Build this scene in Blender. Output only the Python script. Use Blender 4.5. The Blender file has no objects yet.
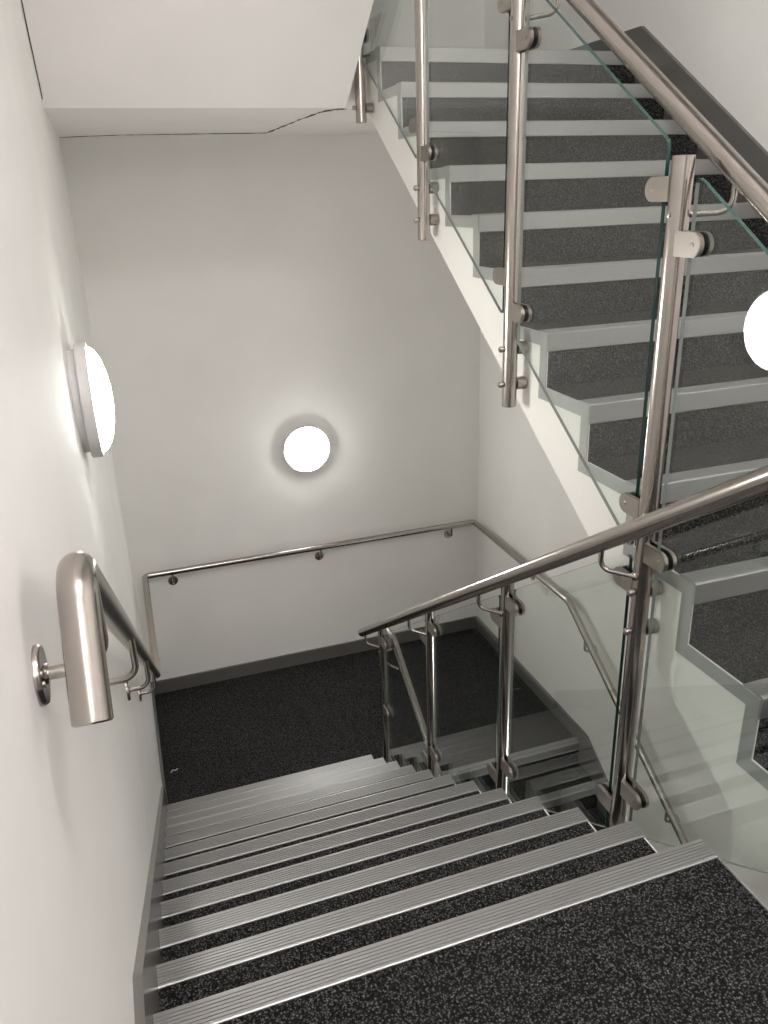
import bpy, bmesh, math, random
from mathutils import Vector, Matrix
random.seed(4)
sc = bpy.context.scene
C = sc.collection

# ---------------------------------------------------------------- dimensions
R, G = .1657, .25            # rise, going
S = R / G                    # pitch
XW, W = -.005, 2.6708        # side walls
YB, YF = 4.2067, -2.30       # far wall, wall behind the landing
ZL = -12 * R                 # lower half landing
XD, XU = 1.2621, 1.3781      # inner faces of the two flights
XP = 1.3201                  # plane of the glass
YU, ZU = 2.5021, 2.0211      # top nosing of the rising flight
YR = 2.567                   # first nosing of the lower return flight
ZS = 1.805                   # underside of the upper half landing
XRD, XRU = 1.2391, 1.4011    # rail centre lines
pz = lambda y: -y * S
pu = lambda y: ZU - (YU - y) * S
pr = lambda y: ZL - (YR - y) * S

# ---------------------------------------------------------------- materials
def mat(name):
    m = bpy.data.materials.new(name); m.use_nodes = True
    nt = m.node_tree; b = nt.nodes['Principled BSDF']
    return m, nt, b
def N(nt, t, **kw):
    n = nt.nodes.new(t)
    for k, v in kw.items(): setattr(n, k, v)
    return n
def ramp(nt, fac, stops):
    r = N(nt, 'ShaderNodeValToRGB')
    e = r.color_ramp.elements
    while len(e) < len(stops): e.new(.5)
    for el, (p, c) in zip(e, stops): el.position = p; el.color = c
    nt.links.new(fac, r.inputs['Fac']); return r.outputs['Color']
def coord(nt, scale=(1, 1, 1)):
    tc = N(nt, 'ShaderNodeTexCoord'); mp = N(nt, 'ShaderNodeMapping')
    mp.inputs['Scale'].default_value = scale
    nt.links.new(tc.outputs['Object'], mp.inputs['Vector']); return mp.outputs['Vector']
def noise(nt, vec, scale, detail=3, rough=.5):
    n = N(nt, 'ShaderNodeTexNoise'); n.inputs['Scale'].default_value = scale
    n.inputs['Detail'].default_value = detail; n.inputs['Roughness'].default_value = rough
    nt.links.new(vec, n.inputs['Vector']); return n.outputs['Fac']
def bump(nt, b, h, strength, dist):
    bp = N(nt, 'ShaderNodeBump'); bp.inputs['Strength'].default_value = strength
    bp.inputs['Distance'].default_value = dist
    nt.links.new(h, bp.inputs['Height']); nt.links.new(bp.outputs['Normal'], b.inputs['Normal'])

def paint(name, col, rough, bs=.12, spec=.5):
    m, nt, b = mat(name); v = coord(nt)
    n = noise(nt, v, 2.2, 4)
    c = ramp(nt, n, [(.3, tuple(x * .975 for x in col) + (1,)), (.7, tuple(min(1, x * 1.02) for x in col) + (1,))])
    nt.links.new(c, b.inputs['Base Color']); b.inputs['Roughness'].default_value = rough
    b.inputs['Specular IOR Level'].default_value = spec
    bump(nt, b, noise(nt, v, 160, 3), bs, .0012)
    return m
def metal(name, col, r0, r1, stretch):
    m, nt, b = mat(name); b.inputs['Metallic'].default_value = 1
    v = coord(nt, stretch); n = noise(nt, v, 60, 4, .6)
    nt.links.new(ramp(nt, n, [(.3, (r0,) * 3 + (1,)), (.75, (r1,) * 3 + (1,))]), b.inputs['Roughness'])
    nt.links.new(ramp(nt, n, [(.2, tuple(x * .975 for x in col) + (1,)), (.8, col + (1,))]), b.inputs['Base Color'])
    return m
def carpet(name, dark, light, tint):
    m, nt, b = mat(name); v = coord(nt)
    vo = N(nt, 'ShaderNodeTexVoronoi'); vo.inputs['Scale'].default_value = 210
    nt.links.new(v, vo.inputs['Vector'])
    n1 = noise(nt, v, 170, 3, .7); n2 = noise(nt, v, 3.5, 3)
    mx = N(nt, 'ShaderNodeMath', operation='MULTIPLY'); nt.links.new(n1, mx.inputs[0])
    sb = N(nt, 'ShaderNodeMath', operation='SUBTRACT'); sb.inputs[0].default_value = 1.25
    nt.links.new(vo.outputs['Distance'], sb.inputs[1]); nt.links.new(sb.outputs[0], mx.inputs[1])
    c = ramp(nt, mx.outputs[0], [(.22, (dark,) * 3 + (1,)), (.37, (dark * 2,) * 3 + (1,)), (.51, tuple(light * .42 * t for t in tint) + (1,)), (.68, tuple(light * t for t in tint) + (1,))])
    mm = N(nt, 'ShaderNodeMix', data_type='RGBA', blend_type='MULTIPLY'); mm.inputs[0].default_value = .35
    nt.links.new(c, mm.inputs[6]); nt.links.new(ramp(nt, n2, [(.3, (.6, .6, .6, 1)), (.7, (1, 1, 1, 1))]), mm.inputs[7])
    nt.links.new(mm.outputs[2], b.inputs['Base Color'])
    b.inputs['Roughness'].default_value = .95; b.inputs['Specular IOR Level'].default_value = .15
    bump(nt, b, mx.outputs[0], .9, .006)
    return m
def glass(name):
    m = bpy.data.materials.new(name); m.use_nodes = True; nt = m.node_tree; nt.nodes.clear()
    g = N(nt, 'ShaderNodeNewGeometry'); d = N(nt, 'ShaderNodeVectorMath', operation='DOT_PRODUCT')
    nt.links.new(g.outputs['Normal'], d.inputs[0]); nt.links.new(g.outputs['Incoming'], d.inputs[1])
    def M(op, a, bb=None):
        x = N(nt, 'ShaderNodeMath', operation=op)
        for i, s in enumerate((a, bb)):
            if s is None: continue
            if isinstance(s, (int, float)): x.inputs[i].default_value = s
            else: nt.links.new(s, x.inputs[i])
        return x.outputs[0]
    f = M('ADD', M('MULTIPLY', M('POWER', M('SUBTRACT', 1, M('ABSOLUTE', d.outputs['Value'])), 5), .955), .045)
    t = N(nt, 'ShaderNodeBsdfTransparent'); t.inputs['Color'].default_value = (.945, .972, .960, 1)
    gl = N(nt, 'ShaderNodeBsdfGlossy'); gl.inputs['Roughness'].default_value = .0; gl.inputs['Color'].default_value = (1, 1, 1, 1)
    mx = N(nt, 'ShaderNodeMixShader'); o = N(nt, 'ShaderNodeOutputMaterial')
    nt.links.new(f, mx.inputs['Fac']); nt.links.new(t.outputs[0], mx.inputs[1]); nt.links.new(gl.outputs[0], mx.inputs[2])
    nt.links.new(mx.outputs[0], o.inputs['Surface'])
    return m
def plain(name, col, rough, metallic=0., spec=.5):
    m, nt, b = mat(name); v = coord(nt)
    n = noise(nt, v, 25, 3)
    nt.links.new(ramp(nt, n, [(.3, tuple(x * .93 for x in col) + (1,)), (.7, col + (1,))]), b.inputs['Base Color'])
    b.inputs['Roughness'].default_value = rough; b.inputs['Metallic'].default_value = metallic
    b.inputs['Specular IOR Level'].default_value = spec
    return m
def emit(name, col, s):
    m, nt, b = mat(name)
    b.inputs['Base Color'].default_value = (.9, .9, .9, 1); b.inputs['Roughness'].default_value = .3
    b.inputs['Emission Color'].default_value = col + (1,); b.inputs['Emission Strength'].default_value = s
    return m

M_wall = paint('wall_paint', (.87, .858, .835), .62, .12, .2)
M_soffit = paint('soffit_paint', (.87, .84, .825), .6)
M_string = paint('stringer_paint', (.82, .80, .77), .35, .05)
M_skirt = paint('skirting_grey_gloss', (.135, .13, .122), .32, .05)
M_skirtl = paint('skirting_mid_grey_gloss', (.15, .142, .13), .26, .05)
M_steel = metal('brushed_stainless', (.45, .415, .385), .20, .24, (4, 4, 4))
M_clamp = metal('satin_stainless_clamp', (.36, .33, .30), .36, .42, (4, 4, 4))
M_alu = metal('aluminium_nosing', (.43, .43, .43), .44, .56, (.15, 1, 1))
M_trim = plain('satin_aluminium_trim', (.42, .42, .41), .42, .35)
M_carpet = carpet('charcoal_loop_carpet', .006, .24, (1, .98, .95))
M_glass = glass('clear_glass')
M_edge = plain('green_glass_edge', (.006, .045, .036), .12)  # edge tints differ by facing: refracted light painted into the colour
M_edge_top = plain('teal_glass_edge_lit', (.018, .07, .057), .15)
M_edge_thin = plain('pale_glass_edge_lit', (.20, .22, .21), .2)
M_lamp = emit('lamp_diffuser_glow', (1, .985, .935), 19)
M_panel = emit('fill_panel_glow', (1, .95, .962), 12)  # glow of the added fill panel overhead
M_ring = plain('lamp_body_white', (.62, .61, .60), .45)
M_black = plain('black_rubber', (.012, .012, .012), .5)
M_door = plain('door_grey', (.45, .44, .42), .4)
M_white = plain('cream_white', (.78, .77, .70), .4)
M_crack = plain('crack_dark', (.035, .03, .025), .9)
M_lint = plain('white_lint', (.8, .8, .78), .9)

# ---------------------------------------------------------------- object helpers
WP = {}   # world position of every object's origin
def thing(name, loc, label, cat, group=None):
    o = bpy.data.objects.new(name, None); C.objects.link(o); o.empty_display_size = .1
    o.location = loc; WP[o] = Vector(loc); o['label'] = label; o['category'] = cat
    if group: o['group'] = group
    return o
def obj(name, bm, m, parent=None, smooth=False, label=None, kind=None):
    bmesh.ops.remove_doubles(bm, verts=bm.verts, dist=1e-6)
    bmesh.ops.recalc_face_normals(bm, faces=bm.faces)
    lo = Vector([min(v.co[i] for v in bm.verts) for i in range(3)]); hi = Vector([max(v.co[i] for v in bm.verts) for i in range(3)])
    org = Vector(((lo.x + hi.x) / 2, (lo.y + hi.y) / 2, lo.z))
    bmesh.ops.translate(bm, verts=bm.verts, vec=-org)
    me = bpy.data.meshes.new(name); bm.to_mesh(me); bm.free()
    for x in (m if isinstance(m, (list, tuple)) else [m]): me.materials.append(x)
    if smooth:
        for p in me.polygons: p.use_smooth = True
        if hasattr(me, 'set_sharp_from_angle'): me.set_sharp_from_angle(angle=math.radians(38))
    o = bpy.data.objects.new(name, me); C.objects.link(o)
    if parent is not None: o.parent = parent; o.location = org - WP[parent]
    else: o.location = org
    WP[o] = org
    if label: o['label'] = label
    if kind: o['kind'] = kind
    return o
def struct(name, bm, m, label, parent=None, smooth=False):
    o = obj(name, bm, m, parent, smooth, label)
    if parent is None: o['kind'] = 'structure'; o['category'] = name.split('_')[0].split('.')[0]
    return o
def box(bm, a, b):
    xs, ys, zs = zip(a, b)
    vs = [bm.verts.new((x, y, z)) for x in sorted(xs) for y in sorted(ys) for z in sorted(zs)]
    for f in ((0, 1, 3, 2), (4, 6, 7, 5), (0, 4, 5, 1), (2, 3, 7, 6), (0, 2, 6, 4), (1, 5, 7, 3)):
        bm.faces.new([vs[i] for i in f])
    return bm
def prism(bm, poly, x0, x1, axis='x', cap_mat=0, side_mat=0):
    """poly: (y,z) list extruded along x (or (x,z) along y, (x,y) along z)"""
    def P(u, v, t): return {'x': (t, u, v), 'y': (u, t, v), 'z': (u, v, t)}[axis]
    a = [bm.verts.new(P(u, v, x0)) for u, v in poly]; b = [bm.verts.new(P(u, v, x1)) for u, v in poly]
    f = bm.faces.new(a); f.material_index = cap_mat
    f = bm.faces.new(b[::-1]); f.material_index = cap_mat
    n = len(poly)
    for i in range(n):
        f = bm.faces.new((a[i], a[(i + 1) % n], b[(i + 1) % n], b[i])); f.material_index = side_mat
    return bm
def round_poly(poly, rad, n=5):
    out = []; m = len(poly)
    for i in range(m):
        p = Vector(poly[i]); a = (Vector(poly[i - 1]) - p); b = (Vector(poly[(i + 1) % m]) - p)
        r = rad[i] if isinstance(rad, (list, tuple)) else rad
        if r <= 0: out.append(tuple(p)); continue
        an = a.angle(b); t = min(r / math.tan(an / 2), a.length * .45, b.length * .45)
        p0 = p + a.normalized() * t; p1 = p + b.normalized() * t
        for k in range(n + 1):
            u = k / n; out.append(tuple((1 - u) ** 2 * p0 + 2 * u * (1 - u) * p + u * u * p1))
    return out
def fillet(pts, rad, n=8):
    pts = [Vector(p) for p in pts]; out = [pts[0]]
    for i in range(1, len(pts) - 1):
        p = pts[i]; a = pts[i - 1] - p; b = pts[i + 1] - p
        r = rad[i - 1] if isinstance(rad, (list, tuple)) else rad
        an = a.angle(b)
        t = min(r / math.tan(an / 2), a.length * .49, b.length * .49)
        p0 = p + a.normalized() * t; p1 = p + b.normalized() * t
        re = t * math.tan(an / 2)
        bis = (a.normalized() + b.normalized()).normalized(); c = p + bis * (re / math.sin(an / 2))
        v0 = p0 - c; v1 = p1 - c; th = v0.angle(v1)
        for k in range(n + 1):
            u = k / n
            out.append(c + (v0 * math.sin((1 - u) * th) + v1 * math.sin(u * th)) / math.sin(th))
    out.append(pts[-1]); return out
def tube(bm, pts, rad, seg=20, caps=True):
    pts = [Vector(p) for p in pts]
    dirs = [(pts[min(i + 1, len(pts) - 1)] - pts[max(i - 1, 0)]).normalized() for i in range(len(pts))]
    t = dirs[0]; u = t.orthogonal().normalized(); rings = []
    for i, p in enumerate(pts):
        q = dirs[i - 1].rotation_difference(dirs[i]) if i else None
        if q: u = q @ u
        u = (u - dirs[i] * u.dot(dirs[i])).normalized(); w = dirs[i].cross(u)
        rings.append([bm.verts.new(p + (u * math.cos(a) + w * math.sin(a)) * rad) for a in [2 * math.pi * k / seg for k in range(seg)]])
    for A, B in zip(rings, rings[1:]):
        for k in range(seg): bm.faces.new((A[k], A[(k + 1) % seg], B[(k + 1) % seg], B[k]))
    if caps: bm.faces.new(rings[0][::-1]); bm.faces.new(rings[-1])
    return bm
def lathe(bm, prof, origin, axis, seg=48):
    """prof: (radius, height) along axis"""
    ax = Vector(axis).normalized(); u = ax.orthogonal().normalized(); w = ax.cross(u); o = Vector(origin); rings = []
    for r, h in prof:
        if r < 1e-6: rings.append([bm.verts.new(o + ax * h)])
        else: rings.append([bm.verts.new(o + ax * h + (u * math.cos(a) + w * math.sin(a)) * r) for a in [2 * math.pi * k / seg for k in range(seg)]])
    for A, B in zip(rings, rings[1:]):
        for k in range(seg):
            k2 = (k + 1) % seg
            if len(A) == 1 and len(B) == 1: continue
            if len(A) == 1: bm.faces.new((A[0], B[k2], B[k]))
            elif len(B) == 1: bm.faces.new((A[k], A[k2], B[0]))
            else: bm.faces.new((A[k], A[k2], B[k2], B[k]))
    return bm
nb = bmesh.new

# ---------------------------------------------------------------- setting: walls, floors, ceilings
ZTOP, ZBOT = 5.1, -4.2
struct('wall_left', box(nb(), (XW - .15, YF - .15, ZBOT), (XW, YB + .15, ZTOP)), M_wall, 'white painted wall beside the descending stairs, carrying a lamp')
struct('wall_back', box(nb(), (XW, YB, ZBOT), (W, YB + .15, ZTOP)), M_wall, 'white painted far wall behind the lower landing')
struct('wall_right', box(nb(), (W, YF - .15, ZBOT), (W + .15, YB + .15, ZTOP)), M_wall, 'white painted wall on the right of the rising stairs')
struct('wall_front', box(nb(), (XW, YF - .15, ZBOT), (W, YF, ZTOP)), M_wall, 'white painted wall behind the top landing')
struct('ceiling', box(nb(), (XW, YF, ZTOP), (W, YB, ZTOP + .15)), M_wall, 'white ceiling high above the stairwell')
struct('floor', box(nb(), (XW, YF, ZBOT - .15), (W, YB, ZBOT)), M_carpet, 'dark carpet at the foot of the stairwell')
# top landing (where the picture is taken from)
b = nb(); box(b, (XW, YF, -.20), (XD, 0, 0)); box(b, (XD, YF, -.20), (W, -.62, 0))
struct('floor_landing', b, M_carpet, 'charcoal carpeted landing at the head of the descending stairs')
# lower half landing
b = nb(); prism(b, [(XW, 2.75), (XP, 2.75), (XP, YR), (W, YR), (W, YB), (XW, YB)], ZL - .2, ZL, 'z')
struct('floor_lower_landing', b, M_carpet, 'dark charcoal carpeted half landing at the foot of the stairs')
# upper half landing: white underside, carpet on top
b = nb(); box(b, (XW, 2.66, ZS), (XD, YB, ZU - .012)); box(b, (XD, 2.70, ZS), (XU, YB, ZU - .012)); box(b, (XU, YU + .29, ZS), (W, YB, ZU - .012)); box(b, (XU + .015, YU + .0305, ZU - .10), (W, YU + .29, ZU - .012))
ulan = struct('ceiling_landing_soffit', b, M_soffit, 'white horizontal underside of the upper landing')
b = nb()
crk = [(-.0, 4.196), (.10, 4.12), (.323, 4.05), (.45, 4.04), (.646, 4.035), (.80, 4.02), (1.163, 4.005)]
crk2 = [(1.163, 4.005), (1.168, 3.6), (1.175, 3.2), (1.188, 2.86), (1.215, 2.74), (1.262, 2.69)]
def ribbon(b, pts, wid, z, seed):
    rnd = random.Random(seed); L = []
    fine, fw = [], []
    for i in range(len(pts) - 1):
        for k in range(7):
            t = k / 7; jit = rnd.uniform(-.004, .004) if (i or k) else 0
            fine.append((pts[i][0] * (1 - t) + pts[i + 1][0] * t + jit * (seed == 3), min(4.197, pts[i][1] * (1 - t) + pts[i + 1][1] * t + jit * (seed == 2))))
            fw.append((wid[i] * (1 - t) + wid[i + 1] * t) * rnd.choice((.12, .35, .7, 1.0, 1.25)))
    fine.append(pts[-1]); fw.append(wid[-1]); pts, wid = fine, fw
    for i, (x, y) in enumerate(pts):
        j = rnd.uniform(-.004, .004)
        p = Vector((x, y)); t = (Vector(pts[min(i + 1, len(pts) - 1)]) - Vector(pts[max(i - 1, 0)])).normalized(); n = Vector((-t.y, t.x))
        w = wid[i] if isinstance(wid, list) else wid
        L.append((p + n * w, p - n * w))
    for z0, z1 in ((z, z - .0015),):
        A = [[b.verts.new((q.x, q.y, zz)) for q in l for zz in (z0, z1)] for l in L]
        for a, c in zip(A, A[1:]):
            for i, k in ((0, 1), (1, 3), (3, 2), (2, 0)): b.faces.new((a[i], a[k], c[k], c[i]))
        for a in (A[0], A[-1]): b.faces.new((a[0], a[1], a[3], a[2]))
ribbon(b, crk, [.006, .010, .012, .010, .018, .016, .024], ZS - .0002, 2)
ribbon(b, crk2, [.010, .008, .007, .008, .016, .026], ZS - .0002, 3)
obj('crack', b, M_crack, ulan, label='thin dark crack running across the soffit')
struct('floor_upper_landing', prism(nb(), [(XW, 2.70), (XU, 2.70), (XU, YU + .03), (W, YU + .03), (W, YB), (XW, YB)], ZU - .012, ZU, 'z'), M_carpet, 'charcoal carpet on the upper landing above the soffit')

# landing of the storey above, with an added ceiling panel for fill light
ZN = 3.79
struct('ceiling_top_landing', box(nb(), (XW, YF, ZN), (W, -.105, ZN + .19)), M_soffit, 'white underside of the landing of the storey above')
T = thing('fill_panel', (.95, -1.3, ZN), 'added unseen square lit fill panel above the top landing', 'fill light')
def panel(T, x, y, z, a):
    b = nb(); poly = [(x - a, y - a), (x + a, y - a), (x + a, y + a), (x - a, y + a)]
    for p, q in ((0, 1), (1, 2), (2, 3), (3, 0)):
        (x0, y0), (x1, y1) = poly[p], poly[q]
        box(b, (min(x0, x1) - .012, min(y0, y1) - .012, z - .03), (max(x0, x1) + .012, max(y0, y1) + .012, z))
    obj('frame', b, M_ring, T)
    obj('diffuser', box(nb(), (x - a + .012, y - a + .012, z - .022), (x + a - .012, y + a - .012, z - .002)), M_panel, T)
panel(T, .95, -1.3, ZN, .45)
# skirtings
def skirt_profile(b, poly, x0, x1): prism(b, poly, x0, x1)
XS = XW + .017
b = nb()
HK = .132
prism(b, [(-.035, HK + .023), (2.75 + .1, pz(2.75) + HK - .066), (2.75 + .1, ZL), (2.75, ZL), (2.75, pz(2.75) - .33), (-.035, -.3)], XW, XS)
struct('baseboard_left', b, M_skirtl, 'mid grey gloss skirting running down the left wall beside the stairs')
b = nb(); box(b, (XW, YF, 0), (XS, -.035, HK + .023)); box(b, (XS, YF, 0), (W, YF + .017, .1))
struct('baseboard_front', b, M_skirtl, 'grey gloss skirting on the top landing')
b = nb(); box(b, (XW, 2.85, ZL), (XS, YB, ZL + .105))
struct('baseboard_lower', b, M_skirt, 'dark grey skirting on the left side of the lower landing')
b = nb(); box(b, (XW, YB - .017, ZL), (W, YB, ZL + .105))
struct('baseboard_back', b, M_skirt, 'dark grey skirting along the far wall of the lower landing')
b = nb()
prism(b, [(YB - .017, ZL), (YB - .017, ZL + .108), (YR - .07, ZL + .103), (-.1, pr(-.1) + .148), (-.1, pr(-.1) - .33), (YR, ZL - .33), (YR, ZL)], W - .017, W)
struct('baseboard_right', b, M_skirt, 'dark grey skirting along the right wall below the rising stairs')
b = nb()
prism(b, [(YB - .017, ZU), (YB - .017, ZU + .105), (YU - .02, ZU + .105), (-.55, pu(-.55) + .118), (-.55, pu(-.55) - .33), (YU, ZU - .33), (YU, ZU)], W - .019, W)
prism(b, [(YB - .017, ZU), (YB, ZU), (YB, ZU + .105), (YB - .017, ZU + .105)], XD, W)
struct('baseboard_upper', b, M_skirt, 'dark grey sloping skirting up the right wall beside the rising stairs')

struct('trim_1', prism(nb(), [(-.62, -.42), (.0, -.42), (.03, pu(.03) - .363), (-.50, pu(-.50) - .363), (-.62, pu(-.50) - .363)], XU + .0035, XU + .015), M_string, 'white fascia below the foot of the rising flight')
# unseen door behind the landing, its dark pane added for the post reflections
b = nb(); box(b, (.25, YF, 0), (1.15, YF + .02, 2.06))
d = struct('door_1', b, M_door, 'unseen pale grey door behind the top landing, tall dark pane added for reflections')
b = nb(); box(b, (.20, YF, 0), (.25, YF + .035, 2.11)); box(b, (1.15, YF, 0), (1.20, YF + .035, 2.11)); box(b, (.25, YF, 2.06), (1.15, YF + .035, 2.11))
obj('door_frame', b, M_string, d)
b = nb(); tube(b, fillet([(.33, YF + .02, 1.0), (.33, YF + .07, 1.0), (.44, YF + .07, 1.0)], .02), .009, 12)
obj('door_handle', b, M_steel, d, True)
obj('dark_reflection_pane', box(nb(), (.62, YF + .018, .25), (.86, YF + .024, 1.95)), M_black, d)  # dark strip added so the steel posts mirror a dark line

# ---------------------------------------------------------------- stair flights
def nosing_bm(x0, x1, y, z, d):
    """ribbed aluminium nosing, s runs outwards over the drop"""
    top, depth, n = .0045, .0585, 6
    pts = [(-depth, 0), (-depth, .0030)]
    s0, s1 = -depth + .003, -.008; st = (s1 - s0) / n
    for i in range(n):
        a = s0 + i * st
        pts += [(a, top), (a + st * .66, top), (a + st * .72, top - .0021), (a + st * .94, top - .0021)]
    pts += [(s1, top), (-.003, top), (.0015, top - .0012), (.004, top - .004), (.004, -.052), (.0025, -.054), (0, -.054), (0, 0)]
    poly = [(y + d * s, z + h) for s, h in pts]
    return prism(nb(), poly, x0, x1)
def stairs(label, x0, x1, y0, z0, n, d, side, group=None, detail=True):
    """side: +1 stringer at x1, -1 stringer at x0; nosing k at (y0+d*k*G, z0-k*R)"""
    ye = y0 + d * n * G
    T = thing('stair_flight', ((x0 + x1) / 2, ye, z0 - n * R), label, 'stairs', group)
    SP = .003; xa, xb = (x0, x1 - SP) if side > 0 else (x0 + SP, x1)
    Y = lambda k: y0 + d * k * G
    Z = lambda k: z0 - k * R
    for k in range(0, n):
        b = nb()
        if k == 0: prism(b, [(Y(0) - d * .03, Z(0)), (Y(0), Z(0)), (Y(0), Z(1)), (Y(0) - d * .03, Z(1))], xa, xb)
        else: prism(b, [(Y(k - 1), Z(k)), (Y(k), Z(k)), (Y(k), Z(k + 1))], xa, xb)
        st = obj('step', b, M_carpet, T)
        if not detail: continue
        nx0, nx1 = (x0, x1 + .001) if side > 0 else (x0 - .001, x1)
        obj('nosing_strip', nosing_bm(nx0, nx1, Y(k), Z(k), d), M_alu, st)
        xs0, xs1 = (x1, x1 + .0032) if side > 0 else (x0 - .0032, x0)
        h = .040
        b = nb(); back = Y(k) - d * (G if k else .25)
        prism(b, [(back, Z(k) - .0005), (Y(k), Z(k) - .0005), (Y(k), Z(k + 1)), (Y(k) - d * h, Z(k + 1) - h), (Y(k) - d * h, Z(k) - h), (back - d * (h if k else 0), Z(k) - h)] if k else
                 [(Y(k) - d * .25, Z(k)), (Y(k), Z(k)), (Y(k), Z(k + 1)), (Y(k) - d * h, Z(k + 1) - h), (Y(k) - d * h, Z(k) - h), (Y(k) - d * .25, Z(k) - h)], xs0, xs1)
        obj('edge_trim', b, M_trim, st)
    # stringer plate
    pts = []; B0 = y0 - d * .28
    pts.append((B0, Z(0)))
    for k in range(n):
        pts.append((Y(k), Z(k))); pts.append((Y(k), Z(k + 1)))
    pts.append((Y(n) - d * .03, Z(n)))
    drop = .365
    pts.append((Y(n) - d * .03, Z(n) - .10 - .0)); 
    yq = Y(n) - d * .03
    pts[-1] = (yq, z0 - abs(yq - y0) * S - drop + .0)
    ytop = y0 - d * .22
    pts.append((ytop, z0 + .22 * S - drop)); pts.append((B0, z0 + .22 * S - drop))
    xs0, xs1 = (x1 - SP, x1) if side > 0 else (x0, x0 + SP)
    obj('stringer', prism(nb(), pts, xs0, xs1), M_string, T)
    # sloping slab underneath
    b = nb()
    prism(b, [(Y(0), Z(1) - .001), (Y(n - 1), Z(n) - .001), (Y(n - 1), Z(n - 1) - drop), (Y(0), Z(0) - drop)], xa, xb)
    obj('slab', b, M_soffit, T)
    return T
XSL = XS
stairs('carpeted stair flight going down from the landing with ribbed aluminium nosings', XSL, XD, 0, 0, 12, 1, 1)
stairs('carpeted stair flight rising to the upper landing along the right wall', XU, W - .019, YU, ZU, 12, -1, -1)
stairs('dim lower stair flight seen through the glass below the half landing', XU, W - .017, YR, ZL, 11, -1, -1)
# flight overhead: its sloping underside fills the top left of the view
T = thing('stair_flight', (.63, 2.66, ZS), 'white sloping underside of the stair flight overhead at the left', 'stairs')
SO = .74; XO = 1.262
b = nb(); prism(b, [(2.66, ZS), (2.66, ZS + .16), (-.10, ZS + .16 + 2.76 * SO), (-.10, ZS + 2.76 * SO)], XW, XO)
obj('slab', b, M_soffit, T)
rnd = random.Random(8); jp = []
for i in range(26):
    y1 = 2.62 - i * .06; jp.append((XW + .0035 + rnd.uniform(0, .0012), y1, ZS + (2.66 - y1) * SO - .001))
b = nb(); tube(b, jp, .0020, 6); obj('joint_gap', b, M_crack, T, label='thin dark gap where the soffit meets the left wall')
for k in range(10):
    y1 = 2.66 - k * G; z1 = ZS + .16 + k * G * SO
    obj('step', prism(nb(), [(y1, z1 + .001), (y1, z1 + G * SO), (y1 - G, z1 + G * SO)], XW, XO - .02), M_carpet, T)

# ---------------------------------------------------------------- balustrades
PR_ = .0238
def clamp(parent, y, z, sgn, screw=True, name='glass_clamp'):
    """D-shaped pair of plates holding the pane; sgn = +1 towards the far wall"""
    b = nb(); r = .0258; y0, yc = y + sgn * .019, y + sgn * .076
    poly = [(y0, z - r), (yc, z - r)] + [(yc + sgn * r * math.sin(a), z - r * math.cos(a)) for a in [math.pi * k / 12 for k in range(1, 12)]] + [(yc, z + r), (y0, z + r)]
    for s in (-1, 1):
        a, c = XP + s * .0075, XP + s * .0165
        prism(b, poly, min(a, c), max(a, c))
        a, c = XP + s * .0165, XP + s * .0180
        prism(b, [(y + (v - y) * .985, z + (w - z) * .95) for v, w in poly], min(a, c), max(a, c))
    if screw:
        for s in (-1, 1): lathe(b, [(.0055, 0), (.0055, .0012), (.003, .002), (0, .0012)], (XP + s * .018, yc, z), (s, 0, 0), 12)
    o = obj(name, b, M_clamp, parent, True)
    b = nb(); g = .0245
    poly = [(y0, z - g), (yc, z - g)] + [(yc + sgn * g * math.sin(a), z - g * math.cos(a)) for a in [math.pi * k / 10 for k in range(1, 10)]] + [(yc, z + g), (y0, z + g)]
    for s in (-1, 1):
        a, c = XP + s * .0052, XP + s * .0074
        prism(b, poly, min(a, c), max(a, c))
    obj('gasket', b, M_black, parent)
    return o
def standoff(parent, y, z, sgn):
    """fixing from the post to the stringer on side sgn (+1 = rising flight)"""
    xs = (XU - .0036) if sgn > 0 else (XD + .0036)
    b = nb()
    x0 = XP + sgn * .021
    lathe(b, [(0, 0), (.0195, 0), (.0205, .001), (.0205, abs(xs - x0) - .001), (.0195, abs(xs - x0)), (0, abs(xs - x0))], (x0, y, z), (sgn, 0, 0), 24)
    o = obj('standoff', b, M_clamp, parent, True); b = nb()
    lathe(b, [(0, 0), (.0075, 0), (.0075, .007), (.010, .008), (.010, .013), (.007, .017), (0, .018)], (XP - sgn * .0225, y, z), (-sgn, 0, 0), 16)
    obj('bolt', b, M_clamp, parent, True)
    return o
def bracket(parent, y, z, sgn, zr, xr, y2=None):
    """curved arm from the post to the underside of the rail"""
    b = nb()
    y2 = y if y2 is None else y2
    p = fillet([(XP + sgn * .02, y, z), (xr, y2, z + .004), (xr, y2, zr - .022)], .078, 14)
    tube(b, p, .0068, 12)
    lathe(b, [(0, 0), (.011, 0), (.012, .003), (.0075, .006)], (XP + sgn * .0225, y, z), (sgn, 0, 0), 16)
    lathe(b, [(.0055, 0), (.0055, .004), (0, .006)], (XP - sgn * .0228, y, z), (-sgn, 0, 0), 12)
    return obj('rail_bracket', b, M_steel, parent, True)
def post(T, y, z0, z1):
    b = nb()
    lathe(b, [(0, 0), (PR_ - .0015, 0), (PR_, .0015), (PR_, z1 - z0 - .0015), (PR_ - .0015, z1 - z0), (0, z1 - z0)], (XP, y, z0), (0, 0, 1), 40)
    return obj('post', b, M_steel, T, True)
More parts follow.
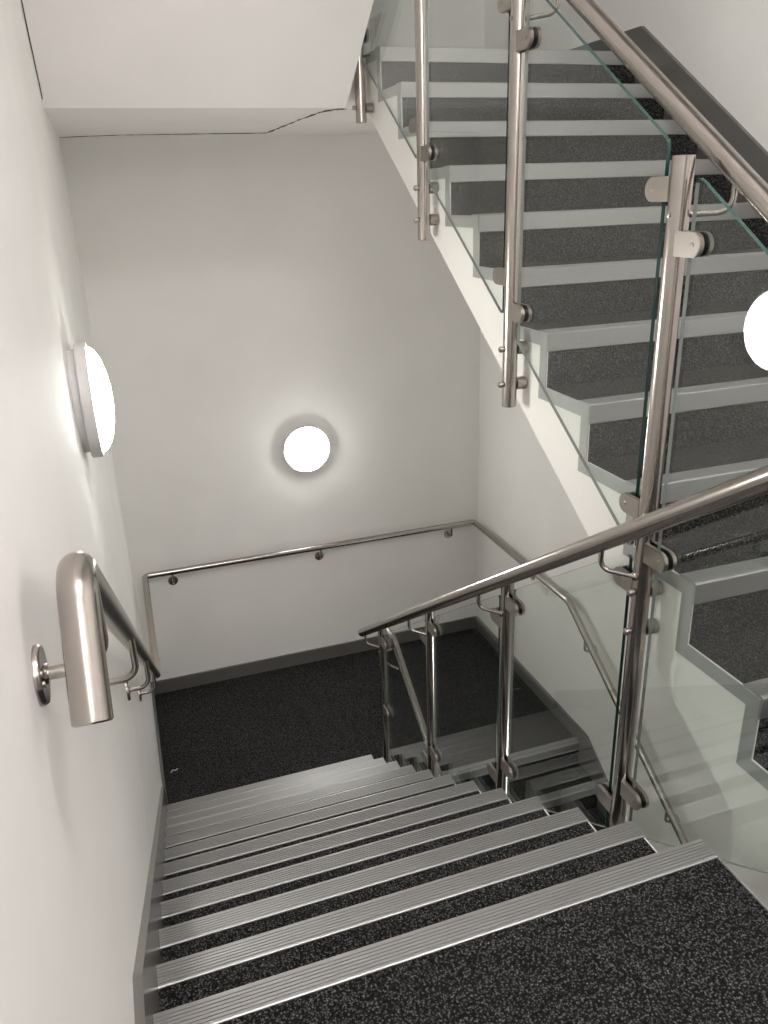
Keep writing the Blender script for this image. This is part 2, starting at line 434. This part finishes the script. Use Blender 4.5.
def pane(T, poly, rad=.014):
    p = round_poly(poly, rad)
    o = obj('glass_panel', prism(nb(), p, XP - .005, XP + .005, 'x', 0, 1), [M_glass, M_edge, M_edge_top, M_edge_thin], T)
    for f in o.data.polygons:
        if f.material_index == 1:  # edge colour follows facing, painting in how light passes the glass
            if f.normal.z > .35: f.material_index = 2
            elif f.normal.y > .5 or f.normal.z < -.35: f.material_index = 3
    return o
GY = .052   # pane edge to post centre
OB, OT, HU, HD, DB, DT = -.0875, .8739, .888, .8853, -.0784, .842
UP = [.378, 1.135, 1.872, 2.622]; YN = -.385
# --- rising flight
T = thing('balustrade', (XP, 1.0, 0.0), 'steel and glass balustrade of the rising flight, its tallest post in front', 'balustrade')
posts = []
for i, y in enumerate(UP):
    zb = (pu(y) - .335 - (.025 if i == 3 else 0)) if i else -.62
    P = post(T, y, zb, pu(y) + .877); posts.append(P)
    for s in (-1, 1):
        clamp(P, y, pu(y + s * .076) + (.762 if s > 0 else .752), s)
        clamp(P, y, pu(y + s * .076) + .020, s)
    if i < 3: standoff(P, y, pu(y) - .148, 1); standoff(P, y, pu(y) - .262, 1)
    else: standoff(P, y, pu(y) - .30, 1)
    if i == 0:
        clamp(P, y, pz(y + .076) + .050, 1); clamp(P, y, pz(y - .076) + .050, -1)
        clamp(P, y, pz(y + .076) + .775, 1)
P = post(T, YN, -.3, 1.02)
posts.insert(0, P)
for dz in (.25, .85): clamp(P, YN, dz, 1)
ys = UP
def upz(y, o): return pu(y) + o
for a, c in zip(ys, ys[1:] + [ys[-1] + .75]):
    a += GY; c -= GY
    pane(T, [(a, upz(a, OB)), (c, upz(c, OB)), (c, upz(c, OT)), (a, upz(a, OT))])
a, c = YN + GY, UP[0] - GY
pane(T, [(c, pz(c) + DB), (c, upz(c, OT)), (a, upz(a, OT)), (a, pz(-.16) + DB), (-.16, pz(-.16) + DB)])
rail_pts = [(XRU, 3.2, upz(3.2, HU)), (XRU, YN - .1, upz(YN - .1, HU))]
b = nb(); tube(b, rail_pts, .0228, 32)
HR = obj('handrail', b, M_steel, T, True)
for y in UP: bracket(HR, y, pu(y) + HU - .128, 1, pu(y - .068) + HU, XRU, y - .068)

# --- descending flight
T2 = thing('balustrade', (XP, 1.8, -2.0), 'steel and glass balustrade of the descending flight, with the lower sloping handrail', 'balustrade')
DN = [1.107, 1.86, 2.605]
for i, y in enumerate(DN):
    last = i == 2
    P = post(T2, y, pz(y) - .33 if not last else ZL - .33, pz(y) + .892)
    clamp(P, y, pz(y - .076) + .764, -1)
    clamp(P, y, pz(y - .076) + (.058 if not last else .30), -1)
    if not last:
        clamp(P, y, pz(y + .076) + .764, 1); clamp(P, y, pz(y + .076) + .055, 1)
    for dz in (-.14, -.25): standoff(P, y, (pz(y) + dz) if not last else ZL - .03 + dz * .9, -1)
q = [UP[0]] + DN
for i, (a, c) in enumerate(zip(q, q[1:])):
    a += GY; c -= GY
    top = DT if i else DT - .0
    poly = [(a, pz(a) + DB), (c, pz(c) + DB), (c, pz(c) + DT), (a, pz(a) + DT)]
    if i == 0:   # cut back under the rising flight's first pane
        poly = [(a, pz(a) + DB), (c, pz(c) + DB), (c, pz(c) + DT), (a + .10, pz(a + .10) + DT), (a, pu(a) + OB - .012)]
        poly[3] = (a + .12, min(pz(a + .12) + DT, pu(a + .12) + OB - .012)); 
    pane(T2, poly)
b = nb(); tube(b, [(XRD, YN - .1, pz(YN - .1) + HD), (XRD, 2.735, pz(2.735) + HD)], .0245, 32)
HR2 = obj('handrail', b, M_steel, T2, True)
for y in [UP[0]] + DN: bracket(HR2, y, pz(y) + HD - .126, -1, pz(y + .068) + HD, XRD, y + .068)

# --- lower return flight: inner handrail
T3 = thing('handrail', (XRU, 2.0, ZL), 'lower inner handrail going down beyond the last balustrade post', 'handrail')
hz = -.935
b = nb(); XR3 = XRU - .012
tube(b, fillet([(XR3, 2.74, hz), (XR3, 2.615, hz), (XR3, .35, hz - 2.265 * S)], .06), .0205, 24)
obj('rail', b, M_steel, T3, True)
bracket(T3, 2.605, hz - .066, 1, hz - .004, XR3, 2.60)
bracket(T3, 2.605, hz - .150, 1, hz - .115 * S, XR3, 2.50)

# ---------------------------------------------------------------- wall handrail (left wall, far wall, right wall)
T4 = thing('wall_handrail', (1.3, YB - .1, ZL), 'brushed steel handrail fixed along three walls, its turned-down end nearest at left', 'handrail')
xl, yb, xr = .066, YB - .072, W - .070
zl = ZL + 1.003
yk = (HD - zl) / S                    # where the slope meets the level
dn = Vector((0, -S, -1)).normalized()
e0 = Vector((xl - .011, -.28, pz(-.28) + HD - .005))
end = e0 + Vector((-.003, -.091, -.142))
pts = [end, e0, (xl + .006, yk, zl), (xl + .012, yb, zl), (xr, yb, zl), (xr, 2.71, zl), (xr, .25, zl - 2.46 * S)]
b = nb(); tube(b, fillet(pts, [.045, .10, .03, .03, .10], 12), .0215, 32)
rail = obj('rail', b, M_steel, T4, True)
b = nb(); lathe(b, [(0, 0), (.0215, 0), (.0215, .003), (.019, .005), (0, .005)], end, (end - e0).normalized(), 32)
b2 = (end - e0).normalized(); u = b2.orthogonal().normalized()
obj('end_cap', b, M_steel, T4, True)
def wall_bracket(px, n, zr, offs, drop):
    """px: point on the wall, n: outward normal"""
    b = nb(); p = Vector(px); n = Vector(n); z = Vector((0, 0, zr - drop)); p0 = Vector((p.x, p.y, zr - drop))
    lathe(b, [(0, 0), (.035, 0), (.035, .005), (.033, .008), (.012, .009), (.011, .012), (0, .012)], p0, n, 32)
    q = p0 + n * offs
    tube(b, fillet([p0 + n * .006, q, Vector((q.x, q.y, zr - .020))], .045, 10), .0078, 14)
    t = n.cross(Vector((0, 0, 1)))
    for s in (-1, 1):
        lathe(b, [(.0042, 0), (.0042, .0015), (0, .002)], p0 + n * .008 + t * s * .021, n, 10)
    return obj('wall_bracket', b, M_steel, T4, True)
for y, dr in ((-.284, .135), (.47, .12), (1.26, .12), (2.08, .12)):
    wall_bracket((XW, y, 0), (1, 0, 0), pz(y) + HD, xl + .003 - XW, dr)
for x in (.264, 1.348, 2.41): wall_bracket((x, YB, 0), (0, -1, 0), zl, .072, .10)
wall_bracket((W, 3.3, 0), (-1, 0, 0), zl, .07, .10)
for y in (2.50, 1.62): wall_bracket((W, y, 0), (-1, 0, 0), zl - (2.71 - y) * S, .07, .115)

# ---------------------------------------------------------------- bulkhead lamps
def lamp(loc, n, label, m=None):
    T = thing('wall_lamp', loc, label, 'lamp', None)
    o = Vector(loc)
    b = nb(); lathe(b, [(0, 0), (.152, 0), (.152, .020), (0, .020)], o, n, 64); obj('base', b, M_ring, T, True)
    b = nb(); lathe(b, [(.148, .020), (.168, .020), (.171, .023), (.171, .049), (.168, .053), (.158, .053), (.156, .045)], o, n, 64); obj('rim', b, M_ring, T, True)
    prof = [(.157 * math.cos(a), .051 + .053 * math.sin(a)) for a in [math.pi / 2 * k / 14 for k in range(15)]]
    b = nb(); lathe(b, [(0, .042)] + prof[:-1] + [(0, .104)], o, n, 64); obj('diffuser', b, m or M_lamp, T, True)
    return T
lamp((XW, 1.345, .893), (1, 0, 0), 'round lit bulkhead lamp on the left wall above the descending stairs')
lamp((1.304, YB, -.222), (0, -1, 0), 'round lit bulkhead lamp on the far wall above the lower landing')
lamp((1.304, YB, 3.72), (0, -1, 0), 'added unseen bulkhead lamp high on the far wall above the upper landing')  # added out of view to brighten the upper stairwell
lamp((.45, YF, 2.45), (0, 1, 0), 'added unseen bulkhead lamp on the wall behind the top landing')  # added behind the camera as extra light on the far wall

lamp((W, .45, -1.75), (-1, 0, 0), 'added unseen bulkhead lamp low on the right wall above the lower return flight')  # added out of view to fill the dim lower flight

# ---------------------------------------------------------------- small things
b = nb(); box(b, (W - .009, 3.085, -1.15), (W, 3.155, -1.09))  # thin cream box set on the wall for a small pale square
o = obj('cream_plate', b, M_white, None, label='small cream plate on the right wall below the wall handrail'); o['category'] = 'wall plate'
b = nb(); tube(b, [(.055, 3.245, ZL + .004), (.068, 3.262, ZL + .007), (.084, 3.256, ZL + .004), (.098, 3.268, ZL + .004)], .0035, 6)
o = obj('lint', b, M_lint, None, label='tiny white scrap of lint on the lower landing carpet near the left wall'); o['category'] = 'lint'

# ---------------------------------------------------------------- camera
cx, cy, cz, yaw, pit, roll, f = .1363, -1.1379, 1.4298, .3152, .3796, -.0350, 789.848
fw = Vector((math.sin(yaw) * math.cos(pit), math.cos(yaw) * math.cos(pit), -math.sin(pit)))
rt = Vector((math.cos(yaw), -math.sin(yaw), 0)); up = rt.cross(fw)
c, s = math.cos(roll), math.sin(roll)
r2 = c * rt + s * up; u2 = -s * rt + c * up
cd = bpy.data.cameras.new('camera'); cam = bpy.data.objects.new('camera', cd); C.objects.link(cam)
m = Matrix((r2, u2, -fw)).transposed().to_4x4(); m.translation = (cx, cy, cz); cam.matrix_world = m
cd.sensor_fit = 'VERTICAL'; cd.sensor_height = 32; cd.lens = f / 1024 * 32; cd.clip_start = .02
sc.camera = cam

w = bpy.data.worlds.new('world'); sc.world = w; w.use_nodes = True
w.node_tree.nodes['Background'].inputs[0].default_value = (.5, .5, .5, 1); w.node_tree.nodes['Background'].inputs[1].default_value = .0
sc.view_settings.view_transform = 'Standard'; sc.view_settings.look = 'None'; sc.view_settings.gamma = 1
sc.view_settings.exposure = 1.28; sc.view_settings.use_curve_mapping = False
sc.cycles.max_bounces = 14; sc.cycles.diffuse_bounces = 7; sc.cycles.glossy_bounces = 6; sc.cycles.transparent_max_bounces = 24
sc.cycles.use_denoising = True; sc.cycles.sample_clamp_indirect = 6
